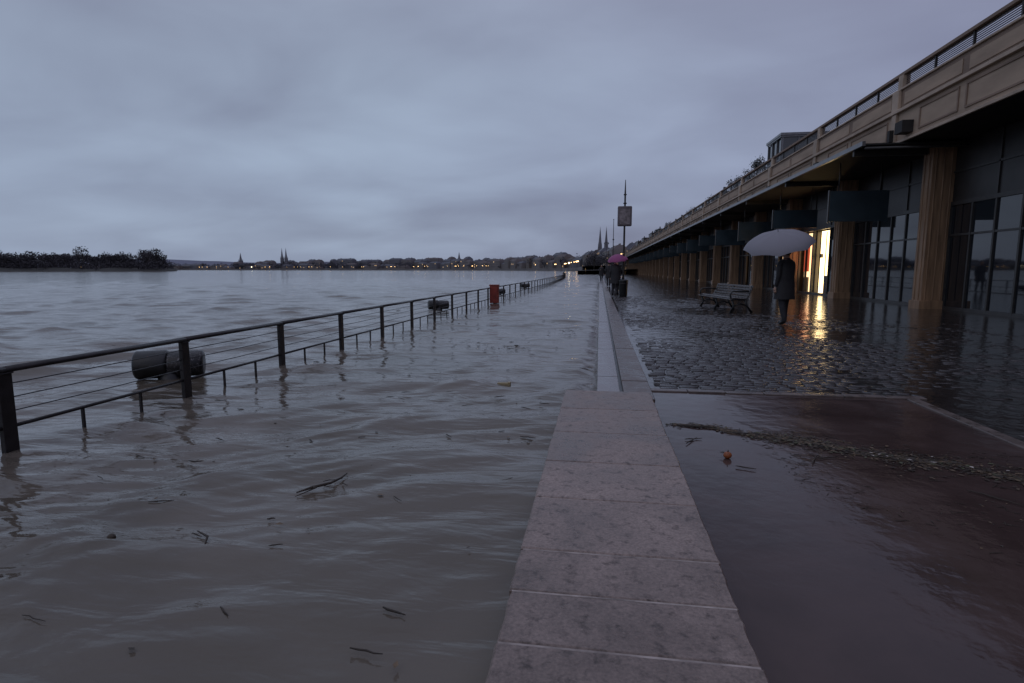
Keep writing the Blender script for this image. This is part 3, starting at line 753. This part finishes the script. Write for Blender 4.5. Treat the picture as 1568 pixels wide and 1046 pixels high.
for i in range(70):
    t=random.random(); j=random.choice([3,4,4,5,5,6]); (xa,ya),(xb,yb)=shore[j],shore[j+1]; Ls=math.hypot(xb-xa,yb-ya); d=((xb-xa)/Ls,(yb-ya)/Ls); nn=(d[1],-d[0])
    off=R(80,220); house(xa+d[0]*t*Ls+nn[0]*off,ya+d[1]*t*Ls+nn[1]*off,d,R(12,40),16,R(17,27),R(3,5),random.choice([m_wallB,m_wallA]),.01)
def spire_church(name,cx,cy,ht,sep_,wid,two=True):
    e_=empty(name); h=MB()
    for s in ((-1,1) if two else (0,)):
        x=cx+s*sep_/2; hb=ht*.5
        h.box(x-wid/2,x+wid/2,cy-wid/2,cy+wid/2,0,hb)
        for q in (.2,.5,.75): h.box(x-wid*.56,x+wid*.56,cy-wid*.56,cy+wid*.56,hb*q,hb*q+1)
        n=8; vs=[(x+wid*.48*math.cos(2*math.pi*k_/n),cy+wid*.48*math.sin(2*math.pi*k_/n),hb) for k_ in range(n)]+[(x,cy,ht)]
        h.add(vs,[(k_,(k_+1)%n,n) for k_ in range(n)],0)
        for qx in (-1,1):
            for qy in (-1,1):
                px_,py_=x+qx*wid*.42,cy+qy*wid*.42; r_=wid*.09
                h.add([(px_-r_,py_-r_,hb),(px_+r_,py_-r_,hb),(px_+r_,py_+r_,hb),(px_-r_,py_+r_,hb),(px_,py_,hb+ht*.14)],[(0,1,4),(1,2,4),(2,3,4),(3,0,4)],0)
    h.obj('towers',[m_wallB],e_)
    h=MB(); h.box(cx-sep_*.5-2,cx+sep_*.5+2,cy+wid/2,cy+55,0,ht*.27)
    h.add([(cx-sep_*.6-2,cy+wid/2,ht*.27),(cx+sep_*.6+2,cy+wid/2,ht*.27),(cx+sep_*.6+2,cy+55,ht*.27),(cx-sep_*.6-2,cy+55,ht*.27),(cx,cy+wid/2,ht*.38),(cx,cy+55,ht*.38)],[(0,1,4),(1,2,5,4),(2,3,5),(3,0,4,5)],0); h.obj('nave',[m_slate],e_)
spire_church('cathedral',6,1150,86,12,8)
spire_church('gothic_church',-865,1480,62,12,7)
spire_church('church_tower',-1010,1500,50,0,9,False)
spire_church('church_tower',-330,1330,44,0,8,False)

def tree(mb,x,y,h,wd,n,ls):
    mb.tube([(x,y,0),(x+R(-.3,.3),y,h*.35),(x+R(-.6,.6),y,h*.8)],[h*.025,h*.018,h*.006],0,5)
    for _ in range(6):
        a=R(0,6.28); z0=h*R(.25,.6); tip=(x+math.cos(a)*wd*R(.5,1),y+math.sin(a)*wd*R(.5,1),min(h,z0+h*R(.2,.45)))
        mb.tube([(x,y,z0),tip],[h*.01,h*.003],0,4)
        leafmass(mb,tip,(wd*.42,wd*.42,h*.16),n//6,ls,1)
    leafmass(mb,(x,y,h*.78),(wd*.5,wd*.5,h*.2),n//4,ls,1)
tl=MB()
for _ in range(300):
    az=math.radians(R(-66,-39.8)); r=R(565,680); az_d=math.degrees(az)
    hh=R(10,16)*(1.2 if -42<az_d<-40.3 else 1)*(1.3 if abs(az_d+45.6)<.3 else 1)
    tree(tl,r*math.sin(az),r*math.cos(az),hh,R(4,7),120,.75)
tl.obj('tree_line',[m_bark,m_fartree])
isl=MB(); pts=[]
for i in range(40):
    az=math.radians(-66+27*i/39); pts.append((az))
vs=[(552*math.sin(a),552*math.cos(a),-.4) for a in pts]+[(560*math.sin(a),560*math.cos(a),1.6+R(0,1.6)) for a in pts]+[(690*math.sin(a),690*math.cos(a),3) for a in pts]
isl.add(vs,[(i,i+1,40+i+1,40+i) for i in range(39)]+[(40+i,40+i+1,80+i+1,80+i) for i in range(39)],0)
for _ in range(460):
    a=math.radians(R(-65,-39.3)); r=R(558,600); leafmass(isl,(r*math.sin(a),r*math.cos(a),4.0),(5,5,4.8),44,.8,1)
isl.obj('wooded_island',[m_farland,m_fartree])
tl=MB()
for _ in range(330):
    j=random.choice([3,4,5,6,7,7,6,5]); t=random.random(); (xa,ya),(xb,yb)=shore[j],shore[j+1]; Ls=math.hypot(xb-xa,yb-ya); d=((xb-xa)/Ls,(yb-ya)/Ls); nn=(d[1],-d[0])
    off=R(8,120); tree(tl,xa+d[0]*t*Ls+nn[0]*off,ya+d[1]*t*Ls+nn[1]*off,R(9,20),R(6,12),70,1.4)
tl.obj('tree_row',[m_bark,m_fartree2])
tl=MB()
for _ in range(30):
    t=R(200,620); tree(tl,R(4,24)-t*.03,t,R(7,11),R(2.5,4),160,.5)
tl.obj('quayside_trees',[m_bark,m_fartree])
hl=MB(); n=80; vs=[]
for i in range(n):
    az=math.radians(-75+100*i/(n-1)); r=2700; hz=38+18*noise.noise(Vector((i*.13,0,0)))+7*noise.noise(Vector((i*.6,3,0)))+max(0,(i-45))*.9
    vs+= [(r*math.sin(az),r*math.cos(az),-1),((r+150)*math.sin(az),(r+150)*math.cos(az),hz),((r+900)*math.sin(az),(r+900)*math.cos(az),hz+4)]
hl.add(vs,[(3*i+q,3*i+3+q,3*i+4+q,3*i+1+q) for i in range(n-1) for q in (0,1)],0,True)
hl.obj('hills',[M('hazy_hill',(.15,.16,.21),.9,.15,.003)])  # pale blue base colour paints the distance haze onto the hills
rl_=random.Random(4)
for k_ in range(60):
    j=rl_.choice([2,3,4,4,5,5,6,6,7]); t=rl_.random(); (xa,ya),(xb,yb)=shore[j],shore[j+1]
    x=xa+(xb-xa)*t; y=ya+(yb-ya)*t+6; e_=empty('street_lamp'); big=rl_.random()<.1
    h=MB(); h.tube([(x,y,2.5),(x,y,8)],.12,n=5); h.obj('pole',[m_metal],e_)
    h=MB(); r_=rl_.uniform(.3,.55)*(1.9 if big else 1); h.sphere((x,y,8),(r_,r_,r_*.8),0,8,6); h.obj('lantern',[m_lampwhite if big else m_lampglow],e_)

# ------------------------------------------------------------ camera
cd=bpy.data.cameras.new('camera'); cd.lens=20; cd.sensor_width=36; cd.clip_end=8000; cd.clip_start=.05
co=bpy.data.objects.new('camera',cd); co.location=(0,0,1.3); co.rotation_euler=(math.radians(90-7.2),0,math.radians(8.68)); sc.collection.objects.link(co); sc.camera=co
